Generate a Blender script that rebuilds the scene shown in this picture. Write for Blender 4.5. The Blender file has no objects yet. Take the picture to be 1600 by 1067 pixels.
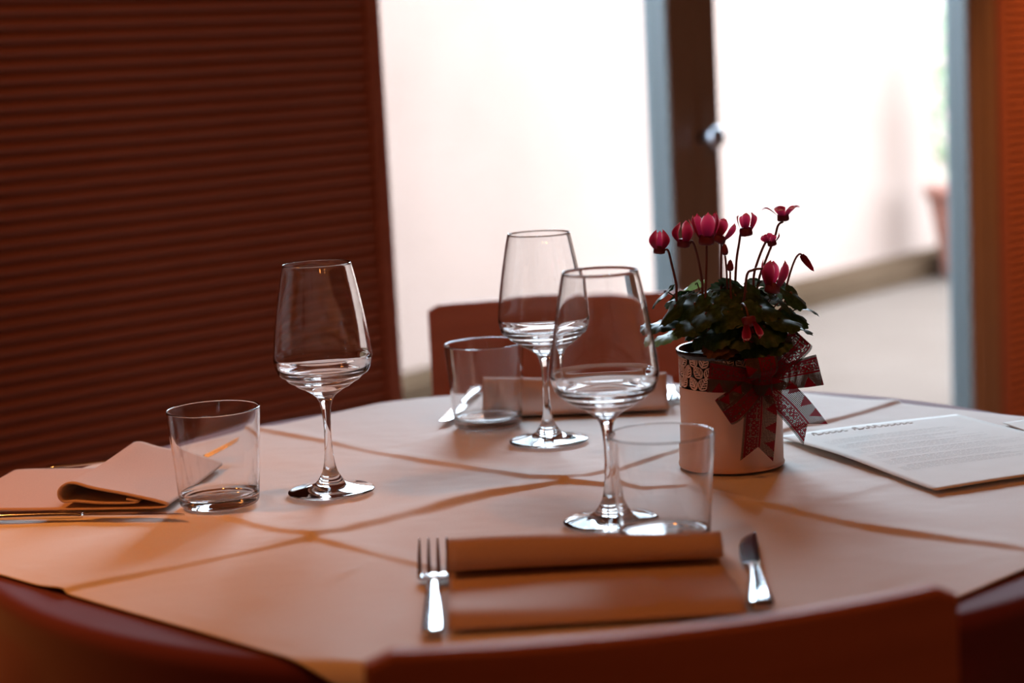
import bpy, math, random
import numpy as np
from mathutils import Vector, Matrix, noise

PI = math.pi
C = bpy.context.scene.collection
SC = bpy.context.scene
TZ = 0.75                                   # height of the laid table top

# ------------------------------------------------------------------ camera
cd = bpy.data.cameras.new('camera'); cam = bpy.data.objects.new('camera', cd); C.objects.link(cam)
cam.matrix_world = (Matrix.Translation((0, 0, TZ + 0.406)) @ Matrix.Rotation(PI/2 - 0.1477, 4, 'X')
                    @ Matrix.Rotation(-0.0522, 4, 'Z'))
cd.sensor_width = 36; cd.lens = 70.1; cd.clip_start = 0.05
cd.dof.use_dof = True; cd.dof.focus_distance = 1.865; cd.dof.aperture_fstop = 3.6
SC.camera = cam

# ------------------------------------------------------------------ world, lamps, exposure
w = bpy.data.worlds.new('sky'); SC.world = w; w.use_nodes = True
bg = w.node_tree.nodes['Background']; bg.inputs[0].default_value = (0.74, 0.92, 1.12, 1); bg.inputs[1].default_value = 27.0
SC.view_settings.view_transform = 'Standard'; SC.view_settings.look = 'None'
SC.view_settings.exposure = 0.0; SC.view_settings.gamma = 1; SC.view_settings.use_curve_mapping = False
SC.cycles.use_denoising = True
SC.cycles.max_bounces = 14; SC.cycles.transmission_bounces = 14; SC.cycles.transparent_max_bounces = 16
SC.cycles.diffuse_bounces = 5; SC.cycles.glossy_bounces = 6
SC.cycles.caustics_refractive = True; SC.cycles.caustics_reflective = True
SC.cycles.sample_clamp_indirect = 8.0; SC.cycles.blur_glossy = 0.3

def lamp(name, kind, loc, power, col, radius=0.05, target=None, spot=1.2, blend=1.0):
    l = bpy.data.lights.new(name, kind); l.energy = power; l.color = col; l.shadow_soft_size = radius
    if kind == 'SPOT': l.spot_size = spot; l.spot_blend = blend
    o = bpy.data.objects.new(name, l); C.objects.link(o); o.location = loc
    if target is not None:
        o.rotation_euler = (Vector(target) - Vector(loc)).to_track_quat('-Z', 'Y').to_euler()
    return o
WARM = (1.0, 0.33, 0.07)
lamp('pendant_lamp', 'SPOT', (-1.10, 1.70, TZ + 1.25), 64, WARM, 0.10, (-0.88, 1.76, TZ), 1.35, 1.0)
lamp('ceiling_lamp', 'POINT', (-0.45, 1.10, TZ + 1.65), 11, WARM, 0.05)
lamp('ceiling_lamp', 'POINT', (0.55, 1.10, TZ + 1.65), 13, WARM, 0.05)
lamp('added_wall_fill', 'SPOT', (2.05, 4.35, TZ + 1.6), 160, WARM, 0.05, (1.55, 5.15, TZ + 0.1), 0.9, 0.8)  # added spot without a known fitting, brightens the ribs right of the doors
for x, y, z in ((-1.5, -0.6, 1.3), (-0.8, -1.1, 1.5), (-0.1, -1.4, 1.2), (0.7, -1.2, 1.45), (1.4, -0.7, 1.3)):
    lamp('wall_lamp', 'POINT', (x, y, TZ + z), 4.2, WARM, 0.032)

# the facade frame: local x runs along the wall, local y points outdoors, z up
WM = Matrix.Translation((0, 3.6, 0)) @ Matrix.Rotation(PI/4, 4, 'Z')
def portal(x0, x1, z0, z1):
    l = bpy.data.lights.new('daylight_portal', 'AREA'); l.shape = 'RECTANGLE'; l.size = x1-x0; l.size_y = z1-z0
    l.energy = 1; l.cycles.is_portal = True
    o = bpy.data.objects.new('daylight_portal', l); C.objects.link(o)
    o.matrix_world = WM @ Matrix.Translation(((x0+x1)/2, 0.09, (z0+z1)/2)) @ Matrix.Rotation(-PI/2, 4, 'X')
portal(-0.45, 1.66, 0.02, 2.2)

# ------------------------------------------------------------------ materials
def nm(name):
    m = bpy.data.materials.new(name); m.use_nodes = True
    nt = m.node_tree; return m, nt, nt.nodes['Principled BSDF']
def mat(name, col, rough=0.6, metal=0.0, spec=0.5, **kw):
    m, nt, b = nm(name)
    b.inputs['Base Color'].default_value = (*col, 1); b.inputs['Roughness'].default_value = rough
    b.inputs['Metallic'].default_value = metal; b.inputs['Specular IOR Level'].default_value = spec
    for k, v in kw.items(): b.inputs[k.replace('_', ' ')].default_value = v
    return m
def N(nt, kind, **kw):
    n = nt.nodes.new(kind)
    for k, v in kw.items(): setattr(n, k, v)
    return n
def vary(m, scale, c1, c2, detail=4, stretch=(1, 1, 1), bump=0.0, bscale=None, dist=0.001):
    nt = m.node_tree; b = nt.nodes['Principled BSDF']
    tc = N(nt, 'ShaderNodeTexCoord'); mp = N(nt, 'ShaderNodeMapping'); mp.inputs['Scale'].default_value = stretch
    nt.links.new(tc.outputs['Object'], mp.inputs['Vector'])
    no = N(nt, 'ShaderNodeTexNoise'); no.inputs['Scale'].default_value = scale; no.inputs['Detail'].default_value = detail
    nt.links.new(mp.outputs[0], no.inputs['Vector'])
    r = N(nt, 'ShaderNodeValToRGB'); r.color_ramp.elements[0].color = (*c1, 1); r.color_ramp.elements[1].color = (*c2, 1)
    r.color_ramp.elements[0].position = 0.3; r.color_ramp.elements[1].position = 0.7
    nt.links.new(no.outputs['Fac'], r.inputs[0]); nt.links.new(r.outputs[0], b.inputs['Base Color'])
    if bump:
        n2 = N(nt, 'ShaderNodeTexNoise'); n2.inputs['Scale'].default_value = bscale or scale; n2.inputs['Detail'].default_value = 3
        nt.links.new(mp.outputs[0], n2.inputs['Vector'])
        bp = N(nt, 'ShaderNodeBump'); bp.inputs['Strength'].default_value = bump; bp.inputs['Distance'].default_value = dist
        nt.links.new(n2.outputs['Fac'], bp.inputs['Height']); nt.links.new(bp.outputs[0], b.inputs['Normal'])
    return m
def cloth(name, c1, c2, rough=0.85):
    m = vary(mat(name, c1, rough, 0, 0.3), 900, c1, c2, 2, bump=0.25, bscale=1400, dist=0.0004)
    b = m.node_tree.nodes['Principled BSDF']
    b.inputs['Sheen Weight'].default_value = 0.25; b.inputs['Sheen Roughness'].default_value = 0.5
    return m
M = {}
M['overlay'] = cloth('peach_cotton', (0.69, 0.62, 0.565), (0.74, 0.665, 0.61))
M['napkin'] = cloth('napkin_cotton', (0.51, 0.355, 0.275), (0.57, 0.40, 0.31))
M['maroon'] = cloth('maroon_cotton', (0.115, 0.013, 0.026), (0.145, 0.017, 0.032))
M['slat'] = vary(mat('red_brown_slats', (0.3, 0.08, 0.04), 0.5), 3, (0.32, 0.115, 0.080), (0.37, 0.138, 0.096), 4, (1, 1, 12))
M['slat_back'] = mat('dark_gap_wood', (0.13, 0.048, 0.034), 0.7)
M['chair'] = vary(mat('red_brown_beech', (0.3, 0.08, 0.04), 0.6, 0, 0.25), 6, (0.48, 0.165, 0.098), (0.55, 0.195, 0.118), 4, (1, 1, 10))
M['frame'] = vary(mat('brown_door_wood', (0.2, 0.1, 0.06), 0.5), 8, (0.26, 0.185, 0.14), (0.30, 0.215, 0.165), 4, (12, 12, 1))
M['bead'] = mat('grey_glazing_bead', (0.046, 0.054, 0.056), 0.5)
M['steel'] = mat('stainless_steel', (0.80, 0.81, 0.82), 0.13, 1.0)
M['knob'] = mat('brushed_knob', (0.42, 0.43, 0.47), 0.35, 1.0)
M['plaster'] = vary(mat('room_plaster', (0.5, 0.36, 0.26), 0.9), 4, (0.24, 0.115, 0.055), (0.27, 0.13, 0.064))
M['floor'] = vary(mat('floor_boards', (0.15, 0.07, 0.04), 0.5), 3, (0.11, 0.05, 0.03), (0.16, 0.08, 0.05), 5, (1, 9, 1))
M['stucco'] = vary(mat('pink_stucco', (0.72, 0.5, 0.42), 0.95, 0, 0), 2.2, (0.195, 0.134, 0.109), (0.215, 0.149, 0.122), 5, bump=0.3, bscale=30, dist=0.01)
M['paving'] = vary(mat('grey_paving', (0.5, 0.44, 0.42), 0.9, 0, 0), 1.6, (0.066, 0.047, 0.0375), (0.076, 0.055, 0.0445), 5)
M['kerb'] = vary(mat('ochre_kerb', (0.3, 0.2, 0.12), 0.9, 0, 0), 3, (0.033, 0.0195, 0.0115), (0.045, 0.027, 0.0165))
M['terracotta'] = vary(mat('terracotta', (0.6, 0.2, 0.11), 0.85), 9, (0.165, 0.058, 0.036), (0.19, 0.068, 0.044))
M['pot'] = mat('white_enamel', (0.80, 0.50, 0.35), 0.4)
M['liner'] = mat('black_plastic', (0.012, 0.014, 0.016), 0.18)
M['soil'] = vary(mat('soil', (0.03, 0.02, 0.014), 1.0), 60, (0.018, 0.011, 0.008), (0.05, 0.03, 0.02))
M['paper'] = vary(mat('cream_paper', (0.76, 0.75, 0.71), 0.8), 40, (0.745, 0.735, 0.69), (0.775, 0.765, 0.72))
M['ink'] = mat('grey_ink', (0.52, 0.51, 0.49), 0.9)
M['stem'] = mat('cyclamen_stem', (0.12, 0.035, 0.03), 0.45)
M['petiole'] = mat('leaf_stem', (0.13, 0.06, 0.04), 0.5)
M['bud'] = mat('bud_tip', (0.16, 0.012, 0.03), 0.5)
M['calyx'] = mat('flower_mouth', (0.13, 0.008, 0.02), 0.5)

def glass_mat(name, tint=(1, 1, 1)):
    m = bpy.data.materials.new(name); m.use_nodes = True; nt = m.node_tree; nt.nodes.clear()
    o = N(nt, 'ShaderNodeOutputMaterial'); g = N(nt, 'ShaderNodeBsdfGlass')
    g.inputs['Color'].default_value = (*tint, 1); g.inputs['Roughness'].default_value = 0.0; g.inputs['IOR'].default_value = 1.5
    nt.links.new(g.outputs[0], o.inputs[0]); return m
M['glass'] = glass_mat('clear_glass', (0.985, 0.985, 0.985))
def pane_mat():
    m = bpy.data.materials.new('window_pane'); m.use_nodes = True; nt = m.node_tree; nt.nodes.clear()
    o = N(nt, 'ShaderNodeOutputMaterial'); t = N(nt, 'ShaderNodeBsdfTransparent'); g = N(nt, 'ShaderNodeBsdfGlossy')
    t.inputs[0].default_value = (0.96, 0.97, 0.96, 1); g.inputs['Roughness'].default_value = 0.02
    lw = N(nt, 'ShaderNodeLayerWeight'); lw.inputs['Blend'].default_value = 0.5
    pw = N(nt, 'ShaderNodeMath', operation='POWER'); pw.inputs[1].default_value = 5; nt.links.new(lw.outputs['Facing'], pw.inputs[0])
    f = N(nt, 'ShaderNodeMath', operation='MULTIPLY_ADD'); f.inputs[1].default_value = 0.95; f.inputs[2].default_value = 0.04; nt.links.new(pw.outputs[0], f.inputs[0])
    mx = N(nt, 'ShaderNodeMixShader'); nt.links.new(f.outputs[0], mx.inputs[0])
    nt.links.new(t.outputs[0], mx.inputs[1]); nt.links.new(g.outputs[0], mx.inputs[2]); nt.links.new(mx.outputs[0], o.inputs[0])
    return m
M['pane'] = pane_mat()

def leafy(name, ramp, coord='v', trans=0.45, rough=0.35):
    """thin translucent plant tissue; colour follows the uv map"""
    m = bpy.data.materials.new(name); m.use_nodes = True; nt = m.node_tree; nt.nodes.clear()
    o = N(nt, 'ShaderNodeOutputMaterial'); p = N(nt, 'ShaderNodeBsdfPrincipled'); p.inputs['Roughness'].default_value = rough; p.inputs['Specular IOR Level'].default_value = 0.22
    t = N(nt, 'ShaderNodeBsdfTranslucent'); mx = N(nt, 'ShaderNodeMixShader'); mx.inputs[0].default_value = trans
    uv = N(nt, 'ShaderNodeUVMap'); sp = N(nt, 'ShaderNodeSeparateXYZ'); nt.links.new(uv.outputs[0], sp.inputs[0])
    r = N(nt, 'ShaderNodeValToRGB')
    while len(r.color_ramp.elements) < len(ramp): r.color_ramp.elements.new(0.5)
    for e, (q, c) in zip(r.color_ramp.elements, ramp): e.position = q; e.color = (*c, 1)
    if coord == 'edge':                      # u across (-1..1 stored as 0..1), v along: pale along the rim
        a = N(nt, 'ShaderNodeMath', operation='MULTIPLY_ADD'); a.inputs[1].default_value = 2; a.inputs[2].default_value = -1
        nt.links.new(sp.outputs[0], a.inputs[0]); b = N(nt, 'ShaderNodeMath', operation='ABSOLUTE'); nt.links.new(a.outputs[0], b.inputs[0])
        c2 = N(nt, 'ShaderNodeMath', operation='POWER'); c2.inputs[1].default_value = 3; nt.links.new(b.outputs[0], c2.inputs[0])
        d = N(nt, 'ShaderNodeMath', operation='MULTIPLY'); nt.links.new(c2.outputs[0], d.inputs[0]); nt.links.new(sp.outputs[1], d.inputs[1])
        e2 = N(nt, 'ShaderNodeMath', operation='POWER'); e2.inputs[1].default_value = 1.6; nt.links.new(sp.outputs[1], e2.inputs[0])
        f = N(nt, 'ShaderNodeMath', operation='MULTIPLY_ADD'); f.inputs[1].default_value = 0.52; nt.links.new(e2.outputs[0], f.inputs[0])
        g = N(nt, 'ShaderNodeMath', operation='MULTIPLY'); g.inputs[1].default_value = 0.75; nt.links.new(d.outputs[0], g.inputs[0])
        nt.links.new(g.outputs[0], f.inputs[2]); nt.links.new(f.outputs[0], r.inputs[0])
    elif coord == 'leaf':
        no = N(nt, 'ShaderNodeTexNoise'); no.inputs['Scale'].default_value = 7; nt.links.new(uv.outputs[0], no.inputs['Vector'])
        nt.links.new(no.outputs['Fac'], r.inputs[0])
    nt.links.new(r.outputs[0], p.inputs['Base Color']); nt.links.new(r.outputs[0], t.inputs['Color'])
    nt.links.new(p.outputs[0], mx.inputs[1]); nt.links.new(t.outputs[0], mx.inputs[2]); nt.links.new(mx.outputs[0], o.inputs[0])
    return m
M['petal'] = leafy('cyclamen_petal', [(0.0, (0.15, 0.005, 0.025)), (0.22, (0.45, 0.016, 0.055)), (0.55, (0.74, 0.075, 0.13)), (0.85, (0.95, 0.58, 0.60))], 'edge', 0.58, 0.5)
M['leaf'] = leafy('dark_leaf', [(0.35, (0.016, 0.038, 0.011)), (0.55, (0.028, 0.064, 0.018)), (0.72, (0.055, 0.095, 0.042))], 'leaf', 0.15, 0.42)
M['leaf_dry'] = leafy('brown_leaf', [(0.3, (0.07, 0.03, 0.012)), (0.7, (0.13, 0.055, 0.02))], 'leaf', 0.25, 0.6)
M['leaf_pale'] = leafy('pale_leaf', [(0.3, (0.20, 0.30, 0.09)), (0.7, (0.27, 0.38, 0.12))], 'leaf', 0.45, 0.4)
M['shrub'] = mat('shrub_leaf', (0.10, 0.16, 0.06), 0.6)

def ribbon_mat():
    """open burlap weave (holes between the threads) with a printed red pattern; uv in metres along, 0..1 across"""
    m = bpy.data.materials.new('burlap_ribbon'); m.use_nodes = True; nt = m.node_tree; nt.nodes.clear(); L = nt.links.new
    o = N(nt, 'ShaderNodeOutputMaterial'); p = N(nt, 'ShaderNodeBsdfDiffuse'); tr = N(nt, 'ShaderNodeBsdfTransparent')
    tl = N(nt, 'ShaderNodeBsdfTranslucent'); m0 = N(nt, 'ShaderNodeMixShader'); m0.inputs[0].default_value = 0.25
    uv = N(nt, 'ShaderNodeUVMap'); sp = N(nt, 'ShaderNodeSeparateXYZ'); L(uv.outputs[0], sp.inputs[0])
    def mth(op, a, b=None, c=None):
        n = N(nt, 'ShaderNodeMath', operation=op)
        for i, q in enumerate((a, b, c)):
            if q is None: continue
            if isinstance(q, (int, float)): n.inputs[i].default_value = q
            else: L(q, n.inputs[i])
        return n.outputs[0]
    U, V = sp.outputs[0], sp.outputs[1]
    def thread(x, n):                         # 1 on a thread, 0 in the gap
        return mth('GREATER_THAN', mth('ABSOLUTE', mth('SUBTRACT', mth('FRACT', mth('MULTIPLY', x, n)), 0.5)), 0.23)
    weave = mth('MAXIMUM', thread(U, 1/0.00135), thread(V, 22))
    stripe = mth('MAXIMUM', mth('LESS_THAN', mth('ABSOLUTE', mth('SUBTRACT', V, 0.47)), 0.03),
                 mth('LESS_THAN', mth('ABSOLUTE', mth('SUBTRACT', V, 0.90)), 0.03))
    tri = mth('MULTIPLY', mth('LESS_THAN', V, 0.34),
              mth('LESS_THAN', mth('ABSOLUTE', mth('SUBTRACT', mth('FRACT', mth('MULTIPLY', U, 1/0.017)), 0.5)), mth('MULTIPLY_ADD', V, -1.0, 0.34)))
    cx = N(nt, 'ShaderNodeCombineXYZ'); L(mth('MULTIPLY', U, 190), cx.inputs[0]); L(mth('MULTIPLY', V, 6), cx.inputs[1])
    vo = N(nt, 'ShaderNodeTexVoronoi', feature='F1'); vo.inputs['Scale'].default_value = 1.0; vo.inputs['Randomness'].default_value = 0.25; L(cx.outputs[0], vo.inputs['Vector'])
    dots = mth('MULTIPLY', mth('LESS_THAN', mth('ABSOLUTE', mth('SUBTRACT', vo.outputs['Distance'], 0.36)), 0.14),
               mth('MULTIPLY', mth('GREATER_THAN', V, 0.52), mth('LESS_THAN', V, 0.86)))
    red = mth('MAXIMUM', stripe, mth('MAXIMUM', tri, dots))
    mc = N(nt, 'ShaderNodeMix', data_type='RGBA'); L(red, mc.inputs[0])
    mc.inputs[6].default_value = (0.082, 0.052, 0.042, 1); mc.inputs[7].default_value = (0.19, 0.006, 0.015, 1)
    L(mc.outputs[2], p.inputs[0]); L(mc.outputs[2], tl.inputs[0])
    L(p.outputs[0], m0.inputs[1]); L(tl.outputs[0], m0.inputs[2])
    solid = mth('MAXIMUM', weave, mth('MULTIPLY', red, 0.85))
    mx = N(nt, 'ShaderNodeMixShader'); L(solid, mx.inputs[0]); L(tr.outputs[0], mx.inputs[1]); L(m0.outputs[0], mx.inputs[2]); L(mx.outputs[0], o.inputs[0])
    return m
M['ribbon'] = ribbon_mat()

# ------------------------------------------------------------------ object helpers
def link(name, me, parent=None):
    o = bpy.data.objects.new(name, me); C.objects.link(o)
    if parent is not None: o.parent = parent
    return o
def mesh(name, verts, faces, m, parent=None, uv=None, smooth=True, normals=None):
    me = bpy.data.meshes.new(name)
    me.from_pydata([tuple(map(float, v)) for v in verts], [], [tuple(int(i) for i in f) for f in faces])
    if m is not None: me.materials.append(m)
    if smooth: me.polygons.foreach_set('use_smooth', [True]*len(me.polygons))
    if uv is not None:
        l = me.uv_layers.new(name='UVMap'); idx = np.empty(len(me.loops), dtype=np.int32); me.loops.foreach_get('vertex_index', idx)
        l.data.foreach_set('uv', np.asarray(uv, dtype=np.float32)[idx].ravel())
    me.update()
    if normals is not None: me.normals_split_custom_set_from_vertices([tuple(map(float, n)) for n in normals])
    return link(name, me, parent)
def empty(name, loc=(0, 0, 0), rz=0.0):
    o = bpy.data.objects.new(name, None); C.objects.link(o); o.location = loc; o.rotation_euler = (0, 0, rz)
    o.empty_display_size = 0.05; return o
def tag(o, label=None, cat=None, group=None, kind=None):
    for k, v in (('label', label), ('category', cat), ('group', group), ('kind', kind)):
        if v: o[k] = v
    return o
def box_vf(x0, x1, y0, y1, z0, z1, b=0.0):
    if b <= 0:
        v = [(x, y, z) for z in (z0, z1) for y in (y0, y1) for x in (x0, x1)]
        return v, [(0, 2, 3, 1), (4, 5, 7, 6), (0, 1, 5, 4), (2, 6, 7, 3), (0, 4, 6, 2), (1, 3, 7, 5)]
    import bmesh
    bm = bmesh.new(); bmesh.ops.create_cube(bm, size=1)
    for q in bm.verts: q.co = ((x0+x1)/2+q.co.x*(x1-x0), (y0+y1)/2+q.co.y*(y1-y0), (z0+z1)/2+q.co.z*(z1-z0))
    bmesh.ops.bevel(bm, geom=list(bm.edges), offset=b, segments=2, affect='EDGES', profile=0.5)
    bm.verts.index_update(); v = [tuple(q.co) for q in bm.verts]; f = [[q.index for q in p.verts] for p in bm.faces]; bm.free(); return v, f
def box(name, x0, x1, y0, y1, z0, z1, m, parent=None, b=0.0):
    v, f = box_vf(x0, x1, y0, y1, z0, z1, b); return mesh(name, v, f, m, parent, smooth=False)
def catmull(pts, n=8):
    P = [Vector(p) for p in pts]; P = [2*P[0]-P[1]] + P + [2*P[-1]-P[-2]]; out = []
    for i in range(1, len(P)-2):
        for k in range(n):
            t = k/n; a, b, c, d = P[i-1], P[i], P[i+1], P[i+2]
            out.append(0.5*((2*b)+(c-a)*t+(2*a-5*b+4*c-d)*t*t+(-a+3*b-3*c+d)*t*t*t))
    out.append(P[-2]); return out
def tube_vf(pts, rad, n=8):
    pts = [Vector(p) for p in pts]; V = []; F = []; up = None
    for i, p in enumerate(pts):
        t = (pts[min(i+1, len(pts)-1)] - pts[max(i-1, 0)]).normalized()
        if up is None: up = t.orthogonal().normalized()
        up = (up - t*up.dot(t)).normalized(); s = t.cross(up)
        r = rad[i] if isinstance(rad, (list, tuple)) else rad
        V += [p + (up*math.cos(a)+s*math.sin(a))*r for a in [2*PI*k/n for k in range(n)]]
    for i in range(len(pts)-1):
        for k in range(n): F.append((i*n+k, i*n+(k+1) % n, (i+1)*n+(k+1) % n, (i+1)*n+k))
    F.append(tuple(range(n))[::-1]); F.append(tuple(range((len(pts)-1)*n, len(pts)*n))); return V, F
def lathe_vf(prof, n=64):
    """prof: (r, z) pairs; returns verts, faces and the exact normals (left of the direction of travel)"""
    V = []; F = []; NN = []; rows = []
    for i, (r, z) in enumerate(prof):
        a = prof[max(i-1, 0)]; b = prof[min(i+1, len(prof)-1)]; dr, dz = b[0]-a[0], b[1]-a[1]; L = math.hypot(dr, dz) or 1
        nr, nz = dz/L, -dr/L
        if r < 1e-6:
            rows.append([len(V)]); V.append((0, 0, z)); NN.append((0, 0, 1 if nz > 0 else -1)); continue
        rows.append(list(range(len(V), len(V)+n)))
        for k in range(n):
            c, s = math.cos(2*PI*k/n), math.sin(2*PI*k/n); V.append((r*c, r*s, z)); NN.append((nr*c, nr*s, nz))
    for a, b in zip(rows, rows[1:]):
        for k in range(n):
            k2 = (k+1) % n
            if len(a) == 1 and len(b) == 1: continue
            if len(a) == 1: F.append((a[0], b[k2], b[k]))
            elif len(b) == 1: F.append((a[k], a[k2], b[0]))
            else: F.append((a[k], a[k2], b[k2], b[k]))
    return V, F, NN
def spline2(pts, n=6):
    return [(p.x, p.y) for p in catmull([(a, b, 0) for a, b in pts], n)]
def copy_tree(o, parent=None):
    c = o.copy(); C.objects.link(c)
    if parent is not None: c.parent = parent
    for ch in list(o.children): copy_tree(ch, c)
    return c

# ------------------------------------------------------------------ room shell
def wbox(name, x0, x1, y0, y1, z0, z1, m, parent=None, b=0.0):
    o = box(name, x0, x1, y0, y1, z0, z1, m, parent, b)
    if parent is None: o.matrix_world = WM; o['kind'] = 'structure'
    return o
def wempty(name):
    o = bpy.data.objects.new(name, None); C.objects.link(o); o.matrix_world = WM; o['kind'] = 'structure'; return o
S0, S1, DR = -3.5, 3.2, 6.2                # room extent along the facade and its depth
wbox('floor', S0, S1, -DR, 0.15, -0.08, 0.0, M['floor'])
wbox('ceiling', S0, S1, -DR, 0.15, 3.2, 3.3, M['plaster'])
wbox('wall_rear', S0, S1, -DR-0.1, -DR, 0, 3.2, M['plaster'])
wbox('wall_side_left', S0-0.1, S0, -DR, 0.15, 0, 3.2, M['plaster'])
wbox('wall_side_right', S1, S1+0.1, -DR, 0.15, 0, 3.2, M['plaster'])
PITCH = 0.0195; ROWS = 110
def ribbed(name, x0, x1, edge_l, edge_r):
    o = wbox(name, x0, x1, 0.0, 0.06, 0, 2.22, M['slat_back'])
    a, b = x0+edge_l, x1-edge_r
    if edge_l: wbox('edge_trim', x0, a, -0.012, 0.0, 0, 2.22, M['slat'], o)
    if edge_r: wbox('edge_trim', b, x1, -0.012, 0.0, 0, 2.22, M['slat'], o)
    prof = [(0.0, -0.0078)] + [(-0.007*math.sin(PI*k/6)**0.7 if 0 < k < 6 else 0.0, -0.0078+0.0156*k/6) for k in range(1, 6)] + [(0.0, 0.0078)]
    V = [(x, y, z) for x in (a, b) for (y, z) in prof]; n = len(prof)
    F = [(k, k+n, k+n+1, k+1) for k in range(n-1)] + [tuple(range(n)), tuple(range(2*n-1, n-1, -1))]
    first = mesh('slat', V, F, M['slat'], o, smooth=False)
    for i in range(ROWS):
        s = first if i == 0 else first.copy()
        if i: C.objects.link(s); s.parent = o
        s.location = (0, 0, 0.05 + i*PITCH)
    return o
ribbed('wall_left', S0, -0.285, 0, 0.03)
ribbed('wall_right', 1.668, S1, 0.035, 0)
wbox('trim_1', S0, S1, 0.0, 0.12, 2.2201, 2.26, M['frame'])
wbox('trim_2', S0, S1, 0.0, 0.12, 3.15, 3.2, M['frame'])
wbox('trim_3', 1.628, 1.667, -0.004, 0.07, 0, 2.22, M['frame'])
wbox('wall_upper', S0, S1, 0.0, 0.12, 2.26, 3.15, M['plaster'])
def door(name, x0, x1, knob):
    o = wempty(name); T = 0.06; y0 = 0.001; y1 = y0+T; st = 0.0745
    wbox('stile', x0, x0+st, y0, y1, 0.01, 2.2, M['frame'], o, 0.002)
    wbox('stile', x1-st, x1, y0, y1, 0.01, 2.2, M['frame'], o, 0.002)
    wbox('rail', x0+st, x1-st, y0, y1, 0.01, 0.16, M['frame'], o); wbox('rail', x0+st, x1-st, y0, y1, 2.12, 2.2, M['frame'], o)
    for a, b, c, d in ((x0+st, x0+st+0.003, 0.16, 2.12), (x1-st-0.003, x1-st, 0.16, 2.12), (x0+st+.003, x1-st-.003, 0.16, 0.163), (x0+st+.003, x1-st-.003, 2.117, 2.12)):
        wbox('glazing_bead', a, b, y0+0.003, y1-0.002, c, d, M['bead'], o)
    wbox('pane', x0+st+0.003, x1-st-0.003, y1-0.016, y1-0.011, 0.163, 2.117, M['pane'], o)
    if knob:
        k = wbox('lock_plate', x0+st*0.1, x0+st*0.9, -0.003, 0.001, 0.86, 1.04, M['frame'], o, 0.001)
        V, F, NN = lathe_vf([(0, 0), (0.011, 0), (0.011, 0.018), (0.016, 0.026), (0.021, 0.034), (0.0215, 0.042), (0.018, 0.050), (0.009, 0.054), (0, 0.055)], 24)
        kb = mesh('door_knob', V, F, M['knob'], o); kb.rotation_euler = (PI/2, 0, 0); kb.location = (x0+0.012, 0, 0.953)
    return o
door('door_1', -0.475, 0.5475, False)
door('door_2', 0.5490, 1.627, True)

# ------------------------------------------------------------------ outdoors
OM = Matrix.Translation((1.38, 8.8, 0)) @ Matrix.Rotation(math.atan2(0.95, 0.78), 4, 'Z')
def obox(name, *a, b=0.0, parent=None):
    o = box(name, *a, parent=parent, b=b)
    if parent is None: o.matrix_world = OM; o['kind'] = 'structure'
    return o
obox('ground_outside', -9, 9, -7.0, 0.4, -0.12, -0.02, M['paving'])
obox('wall_outside', -9, 9, 0.0, 0.3, -0.02, 1.95, M['stucco'])
obox('trim_4', -9, 9, -0.20, 0.0, -0.02, 0.08, M['kerb'], b=0.01)
tp = empty('terracotta_planter', OM @ Vector((0.78, -0.36, -0.02)))
tag(tp, 'blurred terracotta planter with a shrub outside by the pink wall', 'planter')
V, F, NN = lathe_vf(spline2([(0, 0.0), (0.13, 0.0), (0.15, 0.1), (0.19, 0.34), (0.195, 0.38)], 3) + [(0.215, 0.38), (0.215, 0.43), (0.19, 0.43), (0.185, 0.38), (0, 0.37)], 32)
mesh('pot', V, F, M['terracotta'], tp)
rr = random.Random(5); V = []; F = []
for k in range(420):
    a = rr.uniform(0, 2*PI); h = rr.uniform(0.4, 1.25); R = 0.17*math.sqrt(rr.random())*(1.15-abs(h-0.75)*0.7)
    p = Vector((R*math.cos(a), R*math.sin(a), h)); d = Vector((rr.uniform(-1, 1), rr.uniform(-1, 1), rr.uniform(-.2, 1))).normalized(); s = d.orthogonal().normalized()*0.018
    i = len(V); V += [p, p+d*0.03+s, p+d*0.07, p+d*0.03-s]; F.append((i, i+1, i+2, i+3))
f = mesh('foliage', V, F, M['shrub'], tp, smooth=False); f['kind'] = 'stuff'
V, F = tube_vf([(0, 0, 0.36), (0.01, 0, 0.7), (0, 0.01, 1.1)], [0.016, 0.012, 0.006], 8); mesh('trunk', V, F, M['petiole'], tp)

# ------------------------------------------------------------------ table and cloths
CX, CY, R = 0.044, 1.813, 0.541
tb = empty('round_table', (CX, CY, 0)); tag(tb, 'round dining table hidden under maroon and peach cloths', 'table')
V, F, NN = lathe_vf([(0, TZ-0.036), (0.520, TZ-0.036), (0.531, TZ-0.030), (0.531, TZ-0.012), (0.525, TZ-0.0065), (0, TZ-0.0065)], 96); mesh('tabletop', V, F, M['chair'], tb, smooth=False)
V, F, NN = lathe_vf([(0, 0.04)]+spline2([(0.07, 0.04), (0.05, 0.12), (0.045, 0.5), (0.10, TZ-0.04)], 5)+[(0, TZ-0.0365)], 32); mesh('pedestal', V, F, M['liner'], tb)
V, F, NN = lathe_vf([(0, 0), (0.30, 0), (0.30, 0.012), (0.28, 0.02), (0.08, 0.04), (0, 0.0405)], 48); mesh('base', V, F, M['liner'], tb)

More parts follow.
